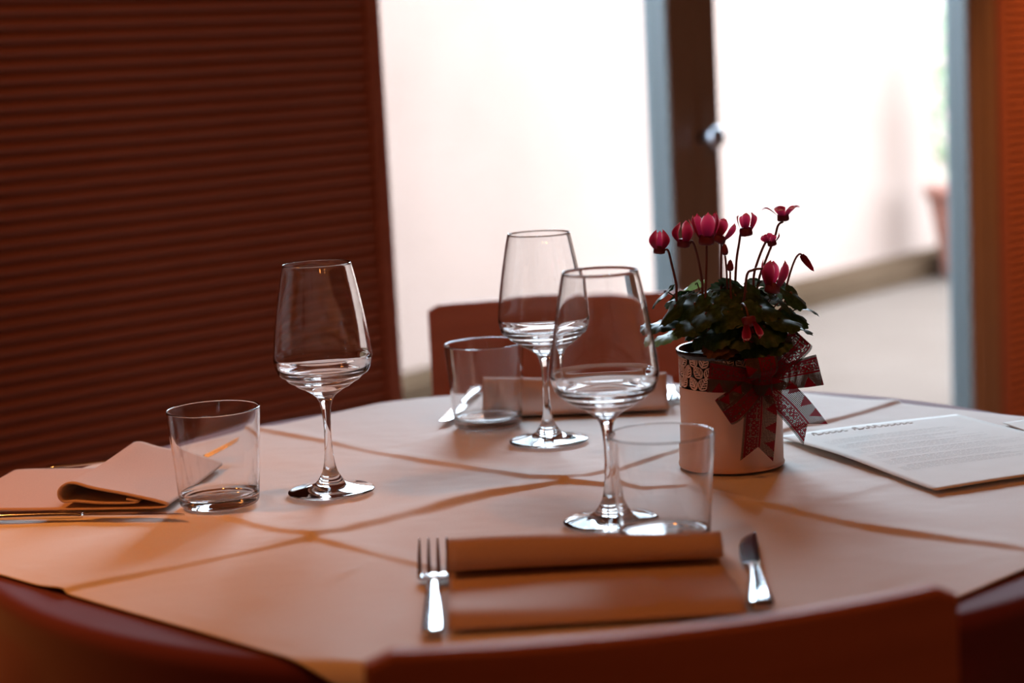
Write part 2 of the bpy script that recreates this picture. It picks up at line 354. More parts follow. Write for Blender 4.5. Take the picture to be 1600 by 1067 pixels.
def drape(r, R, rho):
    """arc length r on the flat cloth -> (radius, height) draped over a round edge of radius R"""
    r = np.asarray(r, dtype=float); e = np.clip(r-(R-rho), 0, None); arc = rho*PI/2
    th = np.clip(e/rho, 0, PI/2); over = np.clip(e-arc, 0, None)
    rad = np.where(e > 0, (R-rho)+rho*np.sin(th)+over*0.04, r); z = -rho*(1-np.cos(th))-over
    return rad, z
def grid_faces(a, b, wrap=False):
    i, j = np.meshgrid(np.arange(a-1), np.arange(b if wrap else b-1), indexing='ij'); j2 = (j+1) % b
    return np.stack([i*b+j, (i+1)*b+j, (i+1)*b+j2, i*b+j2], -1).reshape(-1, 4)
def fast(name, V, F, m, parent=None):
    me = bpy.data.meshes.new(name); me.from_pydata(V.tolist(), [], F.tolist()); me.materials.append(m)
    me.polygons.foreach_set('use_smooth', [True]*len(me.polygons)); me.update(); return link(name, me, parent)
# maroon under-cloth
rs = np.concatenate([np.linspace(0.01, 0.50, 8), np.linspace(0.515, 0.60, 22), np.linspace(0.62, 0.80, 12)]); na = 240
A = np.linspace(0, 2*PI, na, endpoint=False); rad, zz = drape(rs, R-0.004, 0.012)
fold = np.clip(-zz-0.03, 0, None)[:, None]*(0.10*np.sin(9*A)+0.06*np.sin(17*A+1.3)+0.05*np.sin(5*A+.4))[None]
RR = rad[:, None]+np.abs(fold)*0.8+fold*0.4
V = np.stack([RR*np.cos(A), RR*np.sin(A), np.broadcast_to(zz[:, None], RR.shape)+TZ-0.0045], -1).reshape(-1, 3)
mc = fast('maroon_tablecloth', V, grid_faces(len(rs), na, True), M['maroon']); mc.location = (CX, CY, 0)
tag(mc, 'dark maroon under-cloth hanging over the edge of the round table', 'tablecloth')
# peach overlay, square, turned by 45 degrees, with ironed fold lines
n = 500; h = 0.492; g = np.linspace(-h, h, n); U, W_ = np.meshgrid(g, g, indexing='ij')
ang = math.radians(-45.6); X = U*math.cos(ang)-W_*math.sin(ang); Y = U*math.sin(ang)+W_*math.cos(ang)
wx, wy = X+CX, Y+CY
def pl_dist(pts):
    best = np.full(X.shape, 9.0); sgn = np.zeros(X.shape); along = np.zeros(X.shape); acc = 0
    for (ax, ay), (bx, by) in zip(pts, pts[1:]):
        dx, dy = bx-ax, by-ay; L = math.hypot(dx, dy); t = np.clip(((wx-ax)*dx+(wy-ay)*dy)/L/L, 0, 1)
        qx, qy = wx-(ax+t*dx), wy-(ay+t*dy); d = np.hypot(qx, qy); mk = d < best
        best = np.where(mk, d, best); sgn = np.where(mk, np.where(dx > 0, -1, 1)*np.sign(dx*(wy-ay)-dy*(wx-ax)), sgn); along = np.where(mk, acc+t*L, along); acc += L
    return best*sgn, along, acc             # positive on the camera side
def crease(pts, hgt, near, far, vary_=0.5, seed=0, wide=None):
    d, s, L = pl_dist(pts); z = np.where(d > 0, np.exp(-(d/near)**2), np.exp(-(d/far)**2))
    if wide is not None:
        q = np.exp(-((s-wide[0])/wide[1])**2); near = near*(1+q*wide[2]); z = np.where(d > 0, np.exp(-(np.abs(d)/near)**2.6), np.exp(-(d/far)**2)); hgt = hgt*(1+q*wide[3])
    k = 1+vary_*np.sin(s*23+seed)*np.sin(s*9+seed*2); fade = np.clip(np.minimum(s, L-s)/0.03+0.15, 0, 1)
    return hgt*z*k*fade
Zc = np.zeros(X.shape)
Zc += crease([(-0.36, 2.25), (-0.281, 2.171), (-0.195, 2.069), (-0.096, 1.952), (0.029, 1.839), (0.11, 1.781), (0.157, 1.783), (0.205, 1.705), (0.281, 1.596), (0.387, 1.499), (0.44, 1.45)], 0.0027, 0.0040, 0.020, 0.35, 1)
Zc += crease([(-0.385, 1.51), (-0.349, 1.537), (-0.261, 1.596), (-0.178, 1.66), (-0.099, 1.732), (-0.031, 1.788), (0.041, 1.83), (0.118, 1.892), (0.21, 1.96), (0.30, 2.029), (0.363, 2.084), (0.432, 2.152)], 0.0026, 0.0044, 0.026, 0.45, 0.4, (0.36, 0.10, 1.2, 1.0))
Zc += crease([(-0.37, 1.875), (-0.303, 1.804), (-0.233, 1.714), (-0.177, 1.656), (-0.125, 1.597), (-0.081, 1.547), (0.02, 1.43), (0.12, 1.33)], 0.0026, 0.0042, 0.02, 0.3, 2)
Zc += crease([(0.02, 2.31), (0.13, 2.19), (0.23, 2.08), (0.32, 1.99), (0.43, 1.87), (0.52, 1.77)], 0.0012, 0.008, 0.02, 0.3, 5)
Zc += crease([(-0.15, 2.02), (-0.05, 2.10), (0.05, 2.18), (0.17, 2.27)], 0.0010, 0.008, 0.02, 0.3, 3)
Zc += crease([(0.06, 1.52), (0.16, 1.60), (0.27, 1.70), (0.39, 1.80), (0.48, 1.89)], 0.0010, 0.009, 0.02, 0.3, 6)
Zc += crease([(-0.150, 1.512), (-0.128, 1.568)], 0.0016, 0.005, 0.008, 0.1, 2)
Zn = np.array([noise.noise((x*9, y*9, 0)) + 0.5*noise.noise((x*23, y*17, 3)) + 0.30*noise.noise((x*38+y*30, y*55-x*40, 7)) for x, y in zip(wx[::3, ::3].ravel(), wy[::3, ::3].ravel())]).reshape(wx[::3, ::3].shape)
gi = np.linspace(0, Zn.shape[0]-1.001, n); i0 = gi.astype(int); fr = gi-i0; i1 = np.minimum(i0+1, Zn.shape[0]-1)
Zs = (Zn[i0]*(1-fr)[:, None]+Zn[i1]*fr[:, None]); Zs = Zs[:, i0]*(1-fr)[None]+Zs[:, i1]*fr[None]
edge = h-np.maximum(np.abs(U), np.abs(W_))
Zc += 0.0013*(Zs+0.6)*np.clip(edge/0.02, 0.3, 1) + 0.0016*np.exp(-((edge-0.012)/0.008)**2)*np.clip(np.sin(U*31+1)*np.sin(W_*27), 0, 1)
flat_ = np.ones(X.shape)                     # the cloth is pressed flat under what stands on it
for (fx, fy, fr_) in ((-0.1765, 1.8311, .044), (0.0325, 2.016, .044), (0.0762, 1.6542, .044), (-0.2775, 1.804, .040), (-0.0303, 2.1209, .040), (0.1161, 1.5785, .040), (0.2045, 1.862, .052)):
    flat_ *= np.clip((np.hypot(wx-fx, wy-fy)-fr_)/0.012, 0, 1)
for (fx, fy, fw, fh, fa) in ((0.0475, 1.452, .108, .100, 1.0), (-0.420, 1.893, .125, .095, -9.0), (0.068, 2.222, .106, .085, -3.0)):
    fa = math.radians(fa); lx = (wx-fx)*math.cos(fa)+(wy-fy)*math.sin(fa); ly = -(wx-fx)*math.sin(fa)+(wy-fy)*math.cos(fa)
    flat_ *= np.clip(np.maximum(np.abs(lx)-fw, np.abs(ly)-fh)/0.012, 0, 1)
Zc *= flat_
r0 = np.hypot(X, Y); rad, zz = drape(r0, R+0.004, 0.016); k = np.where(r0 > 1e-6, rad/np.maximum(r0, 1e-6), 1)
out = np.clip((r0-R)/0.05, 0, 1); Zc2 = Zc*(1-out)
hang = np.clip(-zz-0.02, 0, None)*0.25*np.sin(np.arctan2(Y, X)*26)
V = np.stack([X*k*(1+hang+out*0.004), Y*k*(1+hang+out*0.004), TZ-0.0018+zz+Zc2], -1).reshape(-1, 3)
ov = fast('peach_tablecloth', V, grid_faces(n, n), M['overlay']); ov.location = (CX, CY, 0)
tag(ov, 'creased square peach overlay cloth laid cornerwise over the maroon cloth', 'tablecloth')
sm = ov.modifiers.new('thick', 'SOLIDIFY'); sm.thickness = 0.0009; sm.offset = -1

# ------------------------------------------------------------------ glassware
def wine_glass():
    root = empty('wine_glass')
    foot = [(0, 0.0012), (0.020, 0.0009), (0.0392, 0.0), (0.0404, 0.0006), (0.0407, 0.0014), (0.0402, 0.0022)] + spline2([(0.0385, 0.0029), (0.030, 0.0042), (0.021, 0.0062), (0.0145, 0.0088), (0.0100, 0.0145), (0.0072, 0.0195)], 4)
    stem = spline2([(0.0072, 0.0195), (0.0054, 0.0265), (0.0041, 0.037), (0.0035, 0.050), (0.0036, 0.065), (0.0044, 0.078), (0.0062, 0.0865)], 5)
    outer = spline2([(0.0062, 0.0865), (0.0100, 0.0918), (0.0180, 0.0975), (0.0240, 0.1004), (0.0282, 0.1036), (0.0330, 0.1062), (0.0366, 0.1097), (0.0408, 0.1124), (0.0432, 0.1160), (0.0456, 0.1245), (0.0457, 0.1320), (0.0432, 0.1530), (0.0390, 0.1790), (0.0345, 0.2030), (0.0318, 0.2146)], 6)
    rim = [(0.03155, 0.2152), (0.0311, 0.2152), (0.0308, 0.2146)]
    inner = spline2([(0.0308, 0.2144), (0.0334, 0.2025), (0.0378, 0.1790), (0.0419, 0.1535), (0.0443, 0.1325), (0.0441, 0.1265), (0.0423, 0.1194), (0.0392, 0.1160), (0.0350, 0.1138), (0.0322, 0.1108), (0.0270, 0.1090), (0.0230, 0.1068), (0.0165, 0.1060), (0.0090, 0.1047), (0.0, 0.1042)], 6)
    whole = foot + stem[1:] + outer[1:] + rim + inner[1:]
    V, F, NN = lathe_vf(whole, 96)
    # one continuous blown surface, cut at the foot and under the bowl so that each part is its own mesh
    zc = [len(foot)-1, len(foot)+len(stem)-2, len(whole)-1]; start = 0
    for nmx, end in zip(('foot', 'stem', 'bowl'), zc):
        lo = 0 if start == 0 else 1+(start-1)*96; hi = min(1+end*96, len(V)) if end < len(whole)-1 else len(V)
        fs = [[i-lo for i in f] for f in F if min(f) >= lo and max(f) < hi]
        mesh(nmx, V[lo:hi], fs, M['glass'], root, normals=NN[lo:hi]); start = end
    return root
def tumbler():
    root = empty('water_tumbler'); n = 96
    a = [(0, 0.0010), (0.028, 0.0008), (0.0325, 0.0), (0.0348, 0.0006), (0.0361, 0.0018), (0.0369, 0.0045), (0.0372, 0.0085)]
    b = [(0.0372, 0.0085)] + [(0.0372+0.0058*t, 0.0085+0.0803*t) for t in (0.25, 0.5, 0.75, 1.0)] + [(0.04295, 0.0895), (0.0425, 0.0899), (0.0419, 0.0895)] + [(0.0416-0.0058*t, 0.0885-0.0785*t) for t in (0.0, 0.25, 0.5, 0.75, 0.96)] + [(0.0352, 0.0110), (0.0336, 0.0094), (0.030, 0.0086)]
    whole = a + b[1:] + [(0.015, 0.0082), (0, 0.0081)]
    V, F, NN = lathe_vf(whole, n); cuts = [len(a)-1, len(a)+len(b)-2, len(whole)-1]; segs = []
    start = 0
    for end in cuts:
        lo = 0 if start == 0 else 1+(start-1)*n; hi = min(1+end*n, len(V)) if end < len(whole)-1 else len(V)
        segs.append((lo, hi)); start = end
    (l0, h0), (l1, h1), (l2, h2) = segs
    mesh('side_wall', V[l1:h1], [[i-l1 for i in f] for f in F if min(f) >= l1 and max(f) < h1], M['glass'], root, normals=NN[l1:h1])
    f0 = [f for f in F if max(f) < h0]; f2 = [f for f in F if min(f) >= l2]; off = h0
    mesh('thick_base', V[:h0]+V[l2:], [list(f) for f in f0]+[[i-l2+off for i in f] for f in f2], M['glass'], root, normals=NN[:h0]+NN[l2:])
    return root
TOPZ = TZ+0.0006
g0 = wine_glass()
for i, (x, y, lab) in enumerate([(-0.1765, 1.8311, 'empty wine glass at left, alone before the dark ribbed wall'),
                                 (0.0325, 2.016, 'empty wine glass at the back, nearest the far chair'),
                                 (0.0762, 1.6542, 'empty wine glass at the front, its foot seen through a tumbler')]):
    o = g0 if i == 0 else copy_tree(g0); o.location = (x, y, TOPZ); o.rotation_euler.z = i*1.1
    tag(o, lab, 'wine glass', 'wine glasses on the table')
t0 = tumbler()
for i, (x, y, lab) in enumerate([(-0.2775, 1.804, 'empty straight tumbler beside the folded napkin at left'),
                                 (-0.0303, 2.1209, 'blurred tumbler at the back before the far napkin'),
                                 (0.1161, 1.5785, 'tumbler at the front standing behind the nearest napkin roll')]):
    o = t0 if i == 0 else copy_tree(t0); o.location = (x, y, TOPZ); o.rotation_euler.z = i*0.7
    tag(o, lab, 'tumbler', 'water tumblers on the table')

# ------------------------------------------------------------------ napkins
def napkin(flat, depth, height, width, seed, bulge=1.0):
    """sheet lying towards the diner (local -y), its far end rolled back into a hollow tear-drop fold"""
    c = [(-flat, 0.0018), (-flat*0.97, 0.0022+.0030*bulge), (-flat*0.86, 0.0022+.0072*bulge), (-flat*0.60, 0.0022+.0060*bulge), (-flat*0.28, 0.0022+.0018*bulge), (0.0, 0.0022), (depth*0.5, 0.0022), (depth*0.92, 0.0024), (depth+0.002, 0.0044),
         (depth*0.94, 0.0078), (depth*0.6, 0.0125+height*0.10), (depth*0.25, height*0.80), (0.004, height*0.985), (-0.006, height*0.90), (-0.0115, height*0.62), (-0.009, height*0.36), (0.004, 0.0095), (depth*0.3, 0.0075), (depth*0.62, 0.0072), (depth*0.72, 0.0085), (depth*0.60, 0.0108)]
    c = spline2(c, 5); th = 0.0009; L = len(c); no = []
    for i in range(L):
        a, b = c[max(i-1, 0)], c[min(i+1, L-1)]; dx, dz = b[0]-a[0], b[1]-a[1]; l = math.hypot(dx, dz); no.append((-dz/l, dx/l))
    ring = [(p[0]+q[0]*th, p[1]+q[1]*th) for p, q in zip(c, no)] + [(p[0]-q[0]*th, p[1]-q[1]*th) for p, q in reversed(list(zip(c, no)))]
    ns = 28; V = []; F = []; n_ = len(ring); rd = random.Random(seed)
    for k in range(ns+1):
        t = k/ns; x = (t-0.5)*width
        for (y, z) in ring:
            up = max(z-0.004, 0)
            V.append((x, y+0.003*math.sin(t*3+seed)*min(1, up*60), z*(1+0.10*math.sin(t*4.2+seed)*min(1, up*80)) + 0.0012*math.sin(t*5+y*40+seed)*bulge*min(1, max(0, -y-0.01)*40)*min(1, max(0, y+flat)*60)))
    for k in range(ns):
        for i in range(n_): F.append((k*n_+i, k*n_+(i+1) % n_, (k+1)*n_+(i+1) % n_, (k+1)*n_+i))
    for k in (0, ns):                        # the edge strips that close the layer at both sides
        for i in range(L-1):
            q = (k*n_+i, k*n_+i+1, k*n_+n_-2-i, k*n_+n_-1-i); F.append(q if k else q[::-1])
    o = mesh('napkin', V, F, M['napkin']); return o
o = napkin(0.137, 0.052, 0.029, 0.210, 1); o.location = (0.0475, 1.493, TOPZ); o.rotation_euler.z = math.radians(1.0)
tag(o, 'peach cloth napkin nearest the camera, its far end rolled', 'napkin', 'folded napkins at the place settings')
o = napkin(0.130, 0.088, 0.027, 0.176, 2.2, 0.12); o.location = (-0.399, 1.889, TOPZ); o.rotation_euler.z = math.radians(-90-9)
tag(o, 'peach cloth napkin at left, hollow fold lying between fork and knife', 'napkin', 'folded napkins at the place settings')
o = napkin(0.100, 0.055, 0.034, 0.205, 3.1); o.location = (0.068, 2.205, TOPZ); o.rotation_euler.z = math.radians(180-3)
tag(o, 'blurred folded napkin at the back in front of the far chair', 'napkin', 'folded napkins at the place settings')

# ------------------------------------------------------------------ cutlery (local: handle end at y=0, pointing to +y)
def loft(name, st, m, parent, n=14):
    """st: (y, z, half width, half thickness, x shift)"""
    V = []; F = []; mixs = lambda p, q, t: tuple(p[i]+(q[i]-p[i])*t for i in range(5))
    st = [st[0], mixs(st[0], st[1], 0.04)] + list(st[1:-1]) + [mixs(st[-1], st[-2], 0.04), st[-1]]
    for (y, z, a, b, dx) in st:
        for k in range(n):
            t = 2*PI*k/n; cx, sx = math.cos(t), math.sin(t)
            V.append((dx+a*math.copysign(abs(cx)**0.75, cx), y, z+b*math.copysign(abs(sx)**0.75, sx)))
    for i in range(len(st)-1):
        for k in range(n): F.append((i*n+k, i*n+(k+1) % n, (i+1)*n+(k+1) % n, (i+1)*n+k))
    F.append(tuple(range(n))[::-1]); F.append(tuple(range((len(st)-1)*n, len(st)*n))); return mesh(name, V, F, m, parent)
def fork():
    r = empty('table_fork')
    loft('handle', [(0, .0030, .0040, .0008, 0), (.002, .0030, .0068, .0014, 0), (.008, .0032, .0076, .0017, 0), (.03, .0040, .0072, .0018, 0), (.06, .0058, .0062, .0019, 0), (.09, .0082, .0050, .0020, 0), (.110, .0086, .0044, .0021, 0), (.124, .0074, .0041, .0021, 0), (.134, .0052, .0044, .0019, 0)], M['steel'], r)
    loft('head', [(.132, .0057, .0045, .0018, 0), (.138, .0044, .0078, .0015, 0), (.143, .0035, .0118, .0013, 0), (.148, .0029, .0130, .0012, 0), (.154, .0026, .0129, .0011, 0), (.159, .0027, .0125, .0010, 0)], M['steel'], r)
    for i in range(4):
        x = (i-1.5)*0.0074
        loft('tine', [(.157, .0027, .0021, .0011, x), (.166, .0062, .0018, .0009, x), (.180, .0118, .0015, .0008, x), (.193, .0172, .0011, .0007, x*.98), (.2015, .0208, .0006, .0004, x*.97)], M['steel'], r, 8)
    return r
def knife():
    r = empty('table_knife')
    loft('handle', [(0, .0040, .0050, .0015, 0), (.003, .0042, .0088, .0026, 0), (.010, .0046, .0096, .0034, 0), (.04, .0048, .0080, .0036, 0), (.075, .0048, .0058, .0036, 0), (.100, .0047, .0043, .0034, 0), (.112, .0046, .0045, .0030, 0.0), (.116, .0044, .0052, .0022, 0)], M['steel'], r)
    # blade: straight back on +x, belly on -x, a notch at the heel
    pts = [(.113, -.0046, .0046), (.119, -.0040, .0046), (.122, -.0088, .0048), (.128, -.0096, .0050), (.150, -.0100, .0052), (.175, -.0096, .0053), (.192, -.0074, .0054), (.205, -.0030, .0053), (.2125, .0026, .0049), (.214, .0044, .0046)]
    V = []; F = []
    for (y, a, b) in pts:
        V += [(a, y, .0045), (a*.3+b*.7, y, .0054), (b, y, .0052), (b, y, .0038), (a*.3+b*.7, y, .0036)]
    for i in range(len(pts)-1):
        for k in range(5): F.append((i*5+k, i*5+(k+1) % 5, (i+1)*5+(k+1) % 5, (i+1)*5+k))
    F.append((4, 3, 2, 1, 0)); e = (len(pts)-1)*5; F.append((e, e+1, e+2, e+3, e+4)); mesh('blade', V, F, M['steel'], r, smooth=False)
    return r
def put(o, a, b):
    """handle end at a, pointing to b (table coordinates)"""
    o.location = (a[0], a[1], TOPZ); o.rotation_euler = (0, 0, math.atan2(b[1]-a[1], b[0]-a[0])-PI/2)
f0 = fork()
for i, (a, b, lab) in enumerate([((-0.066, 1.345), (-0.0715, 1.57), 'steel fork nearest the camera, left of the front napkin, tines up'),
                                 ((-0.482, 2.004), (-0.285, 2.006), 'steel fork at left lying half behind the folded napkin'),
                                 ((0.181, 2.355), (0.176, 2.15), 'blurred steel fork at the back between far napkin and flower pot')]):
    o = f0 if i == 0 else copy_tree(f0); put(o, a, b); tag(o, lab, 'fork', 'forks at the place settings')
k0 = knife()
for i, (a, b, lab) in enumerate([((0.166, 1.362), (0.184, 1.575), 'steel knife nearest the camera, right of the front napkin'),
                                 ((-0.511, 1.785), (-0.30, 1.75), 'steel knife at left edge seen sideways along the napkin'),
                                 ((-0.046, 2.342), (-0.078, 2.135), 'blurred steel knife at the back seen through the far tumbler')]):
    o = k0 if i == 0 else copy_tree(k0); put(o, a, b); tag(o, lab, 'knife', 'knives at the place settings')

# ------------------------------------------------------------------ menu sheets
def sheet(w_, h_, lift):
    nx, ny = 24, 30; V = []
    for i in range(nx):
        for j in range(ny):
            x = w_*i/(nx-1); y = -h_*j/(ny-1); V.append((x, y, lift(i/(nx-1), j/(ny-1))))
    F = grid_faces(nx, ny); o = mesh('menu_sheet', V, [tuple(f)[::-1] for f in F], M['paper'])
    s = o.modifiers.new('thick', 'SOLIDIFY'); s.thickness = 0.0004; s.offset = -1; return o
def lift1(u, v): return 0.0020 + 0.0030*(1-u)**2*np.exp(-((v-0.42)/0.33)**2) + 0.0085*max(0, u-.55)**1.5*v + 0.0010*math.sin(u*4)
ms = sheet(0.210, 0.285, lift1); ms.location = (0.262, 1.966, TOPZ); ms.rotation_euler.z = math.atan2(0.075, 0.2)
tag(ms, 'cream printed menu sheet lying right of the flower pot', 'menu', 'menu sheets on the table')
rd = random.Random(11)
def stroke_quads(items):
    V = []; F = []
    for (x, y, a, b) in items:
        i = len(V); z = lift1(min(max((x+a/2)/0.21, 0), 1), min(max(-y/0.285, 0), 1))+0.0002
        V += [(x, y, z), (x+a, y, z), (x+a, y+b, z), (x, y+b, z)]; F.append((i, i+1, i+2, i+3))
    return V, F
V = []; F = []; x = 0.030                      # heading in a pen script too blurred to read: one looping line per letter
for wi, cnt in enumerate((5, 9)):
    for c in range(cnt):
        tall = (c == 0) or (wi == 1 and c in (2, 3))
        hh = 0.011 if tall else 0.0055; ww = 0.010 if c == 0 else 0.0072
        pts = [(x, -0.020), (x+ww*.35, -0.020+hh), (x+ww*.6, -0.020+hh*.5), (x+ww*.45, -0.0205), (x+ww, -0.0195)]
        p3 = [Vector((px, py, lift1(px/0.21, -py/0.285)+0.0001)) for px, py in [(q.x, q.y) for q in catmull([(a, b, 0) for a, b in pts], 4)]]
        v, f = tube_vf(p3, 0.00045 if c else 0.0007, 4); o_ = len(V); V += v; F += [tuple(i+o_ for i in q) for q in f]; x += ww
    x += 0.008
tx = mesh('heading_script', V, F, M['ink'], ms)
it = []; y = -0.045
for row in range(30):
    y -= 0.0042 if row % 5 else 0.0105
    x = 0.018 if row % 5 else 0.03
    end = rd.uniform(0.12, 0.19)
    while x < end:
        l = rd.uniform(0.003, 0.009); it.append((x, y, l, 0.0006 if row % 5 else 0.0009)); x += l+0.0014
V, F = stroke_quads(it); tl = mesh('text_lines', V, F, M['ink'], ms, smooth=False); tl['kind'] = 'stuff'
m2 = sheet(0.210, 0.285, lambda u, v: 0.0016+0.0006*math.sin(u*3)); m2.location = (0.4925, 1.985, TOPZ-0.001); m2.rotation_euler.z = math.atan2(0.05, 0.2)
m2.scale = (0.32, 0.30, 1)
tag(m2, 'second cream card at the right edge, touching the printed menu', 'menu', 'menu sheets on the table')

# ------------------------------------------------------------------ potted cyclamen
PX, PY = 0.2045, 1.862; PR = 0.0482
pc = empty('potted_cyclamen', (PX, PY, TOPZ)); tag(pc, 'pink cyclamen with dark leaves in a white cut-out metal pot', 'potted plant')
# outer pot: leaf-lattice band cut out of the sheet metal
rp = random.Random(3); leaves2 = []; NC = 24; circ = 2*PI*PR; sp_ = circ/NC
for row, (zc, lo) in enumerate(((0.0845, 0.5), (0.0950, 0.0), (0.1050, 0.5))):
    for k in range(NC): leaves2.append(((k+lo+0.12*rp.uniform(-1, 1))*sp_, zc+rp.uniform(-.0006, .0006), (0.55 if (k+row) % 2 else -0.55)+rp.uniform(-.25, .25), 0.0132 if row < 2 else 0.0128, 0.0056))
ncol, zl, zh, st = 760, 0.0765, 0.1130, 0.0004; nz = int((zh-zl)/st)
su = (np.arange(ncol)+0.5)*circ/ncol; zv = zl+(np.arange(nz)+0.5)*st; SU, ZV = np.meshgrid(su, zv, indexing='ij')
inleaf = np.zeros(SU.shape, bool); slit = np.zeros(SU.shape, bool)
for (a, zc, rot, L, Wd) in leaves2:
    d = (SU-a+circ/2) % circ-circ/2; m_ = (np.abs(d) < L) & (np.abs(ZV-zc) < L); e = ZV-zc
    al = d*math.sin(rot)+e*math.cos(rot); ac = d*math.cos(rot)-e*math.sin(rot); q = np.clip((al+L/2)/L, 0, 1)
    wd = Wd*np.sin(PI*q**0.85)**0.7*0.95; ins = m_ & (np.abs(al) < L/2) & (np.abs(ac) < wd)
    inleaf |= ins
    rim = ins & (np.abs(ac) < wd-0.0009) & (np.abs(ac) > 0.00055) & (((al-np.abs(ac)*0.9)/0.0029) % 1 < 0.50)
    slit = np.where(ins, rim, slit)
solid = (inleaf & ~slit) | (ZV < zl+0.0012)
V = []; F = []
ci = 2*PI*np.arange(ncol)/ncol; base_rows = [(PR-0.0008, 0.0), (PR+0.0006, 0.0004), (PR+0.0009, 0.0016), (PR+0.0003, 0.0028), (PR-0.0002, 0.0040), (PR-0.0001, 0.030), (PR, zl)]
rows = base_rows + [(PR, zl+(i+1)*st) for i in range(nz)]
for (r_, z_) in rows: V.append(np.stack([r_*np.cos(ci), r_*np.sin(ci), np.full(ncol, z_)], -1))
V = np.concatenate(V); F = []
nb = len(base_rows)-1
for i in range(nb+nz):
    ks = np.arange(ncol)
    if i >= nb: ks = ks[solid[:, i-nb]]
    F.append(np.stack([i*ncol+ks, i*ncol+(ks+1) % ncol, (i+1)*ncol+(ks+1) % ncol, (i+1)*ncol+ks], -1))
po = fast('metal_pot', V, np.concatenate(F), M['pot'], pc)
sm = po.modifiers.new('thick', 'SOLIDIFY'); sm.thickness = 0.0009; sm.offset = -1
V, F, NN = lathe_vf([(0, 0.003), (0.040, 0.003), (0.0445, 0.010), (0.0466, 0.105), (0.0500, 0.1085), (0.0505, 0.1125), (0.0492, 0.1135), (0.0470, 0.1120), (0.0452, 0.104), (0, 0.104)], 64); mesh('inner_pot', V, F, M['liner'], pc)
V, F, NN = lathe_vf([(0, 0.110), (0.02, 0.109), (0.0454, 0.105), (0.0450, 0.103), (0, 0.103)], 48); mesh('soil', V, F, M['soil'], pc)

FLOWERS=[
 ('cup',(0.1406, 1.84, 0.208),(0.1419, 1.84, 0.2252),1.0,[(0.1411, 1.84, 0.2068), (0.1454, 1.84, 0.2102), (0.149, 1.84, 0.2094), (0.152, 1.84, 0.1955), (0.1554, 1.84, 0.1773), (0.157, 1.84, 0.1574)]),
 ('cup',(0.1625, 1.83, 0.2138),(0.1638, 1.83, 0.2333),1.1,[(0.163, 1.83, 0.2126), (0.1673, 1.83, 0.2154), (0.1715, 1.83, 0.2169), (0.1756, 1.83, 0.2013), (0.1784, 1.83, 0.1803), (0.1788, 1.83, 0.1594)]),
 ('open',(0.1828, 1.82, 0.2161),(0.1832, 1.82, 0.2414),1.35,[(0.1828, 1.82, 0.215), (0.1822, 1.82, 0.1991), (0.1809, 1.82, 0.1814), (0.1806, 1.82, 0.1576)]),
 ('side',(0.1998, 1.88, 0.2111),(0.2102, 1.88, 0.2307),1.15,[(0.1997, 1.88, 0.2099), (0.2028, 1.88, 0.2092), (0.2022, 1.88, 0.1945), (0.2015, 1.88, 0.1732), (0.2014, 1.88, 0.1548)]),
 ('spiky',(0.2267, 1.88, 0.2164),(0.225, 1.88, 0.2378),1.15,[(0.226, 1.88, 0.2152), (0.2219, 1.88, 0.2185), (0.2197, 1.88, 0.2089), (0.2168, 1.88, 0.1938), (0.2148, 1.88, 0.1725), (0.2148, 1.88, 0.1541)]),
 ('splay',(0.2636, 1.89, 0.2276),(0.2629, 1.89, 0.2435),1.05,[(0.2636, 1.89, 0.2264), (0.2586, 1.89, 0.223), (0.2546, 1.89, 0.211), (0.246, 1.89, 0.1912), (0.2393, 1.89, 0.1749), (0.2344, 1.89, 0.1549)]),
 ('small',(0.2485, 1.86, 0.2075),(0.2465, 1.86, 0.2179),0.8,[(0.2479, 1.86, 0.207), (0.2432, 1.86, 0.2108), (0.2401, 1.86, 0.2068), (0.2342, 1.86, 0.1932), (0.2302, 1.86, 0.1801), (0.2276, 1.86, 0.159)]),
 ('open',(0.2412, 1.82, 0.1687),(0.2456, 1.82, 0.1945),1.35,[(0.2411, 1.82, 0.1675), (0.2359, 1.82, 0.1879), (0.2313, 1.82, 0.1906), (0.2242, 1.82, 0.1897), (0.2188, 1.82, 0.1853), (0.215, 1.82, 0.1617)]),
]
BUDS=[
 ((0.2767, 1.87, 0.196),(0.2883, 1.87, 0.1795),[(0.2773, 1.87, 0.1959), (0.2749, 1.87, 0.1967), (0.2712, 1.87, 0.1926), (0.2666, 1.87, 0.1819), (0.2619, 1.87, 0.1669), (0.257, 1.87, 0.147)]),
 ((0.2038, 1.86, 0.2002),(0.2036, 1.86, 0.2117),[(0.2038, 1.86, 0.2002), (0.2046, 1.86, 0.1875), (0.2047, 1.86, 0.1754), (0.2048, 1.86, 0.1602)]),
 ((0.2047, 1.83, 0.1885),(0.2051, 1.83, 0.1997),[(0.2047, 1.83, 0.1885), (0.2044, 1.83, 0.1789), (0.2045, 1.83, 0.167), (0.2047, 1.83, 0.155)]),
]
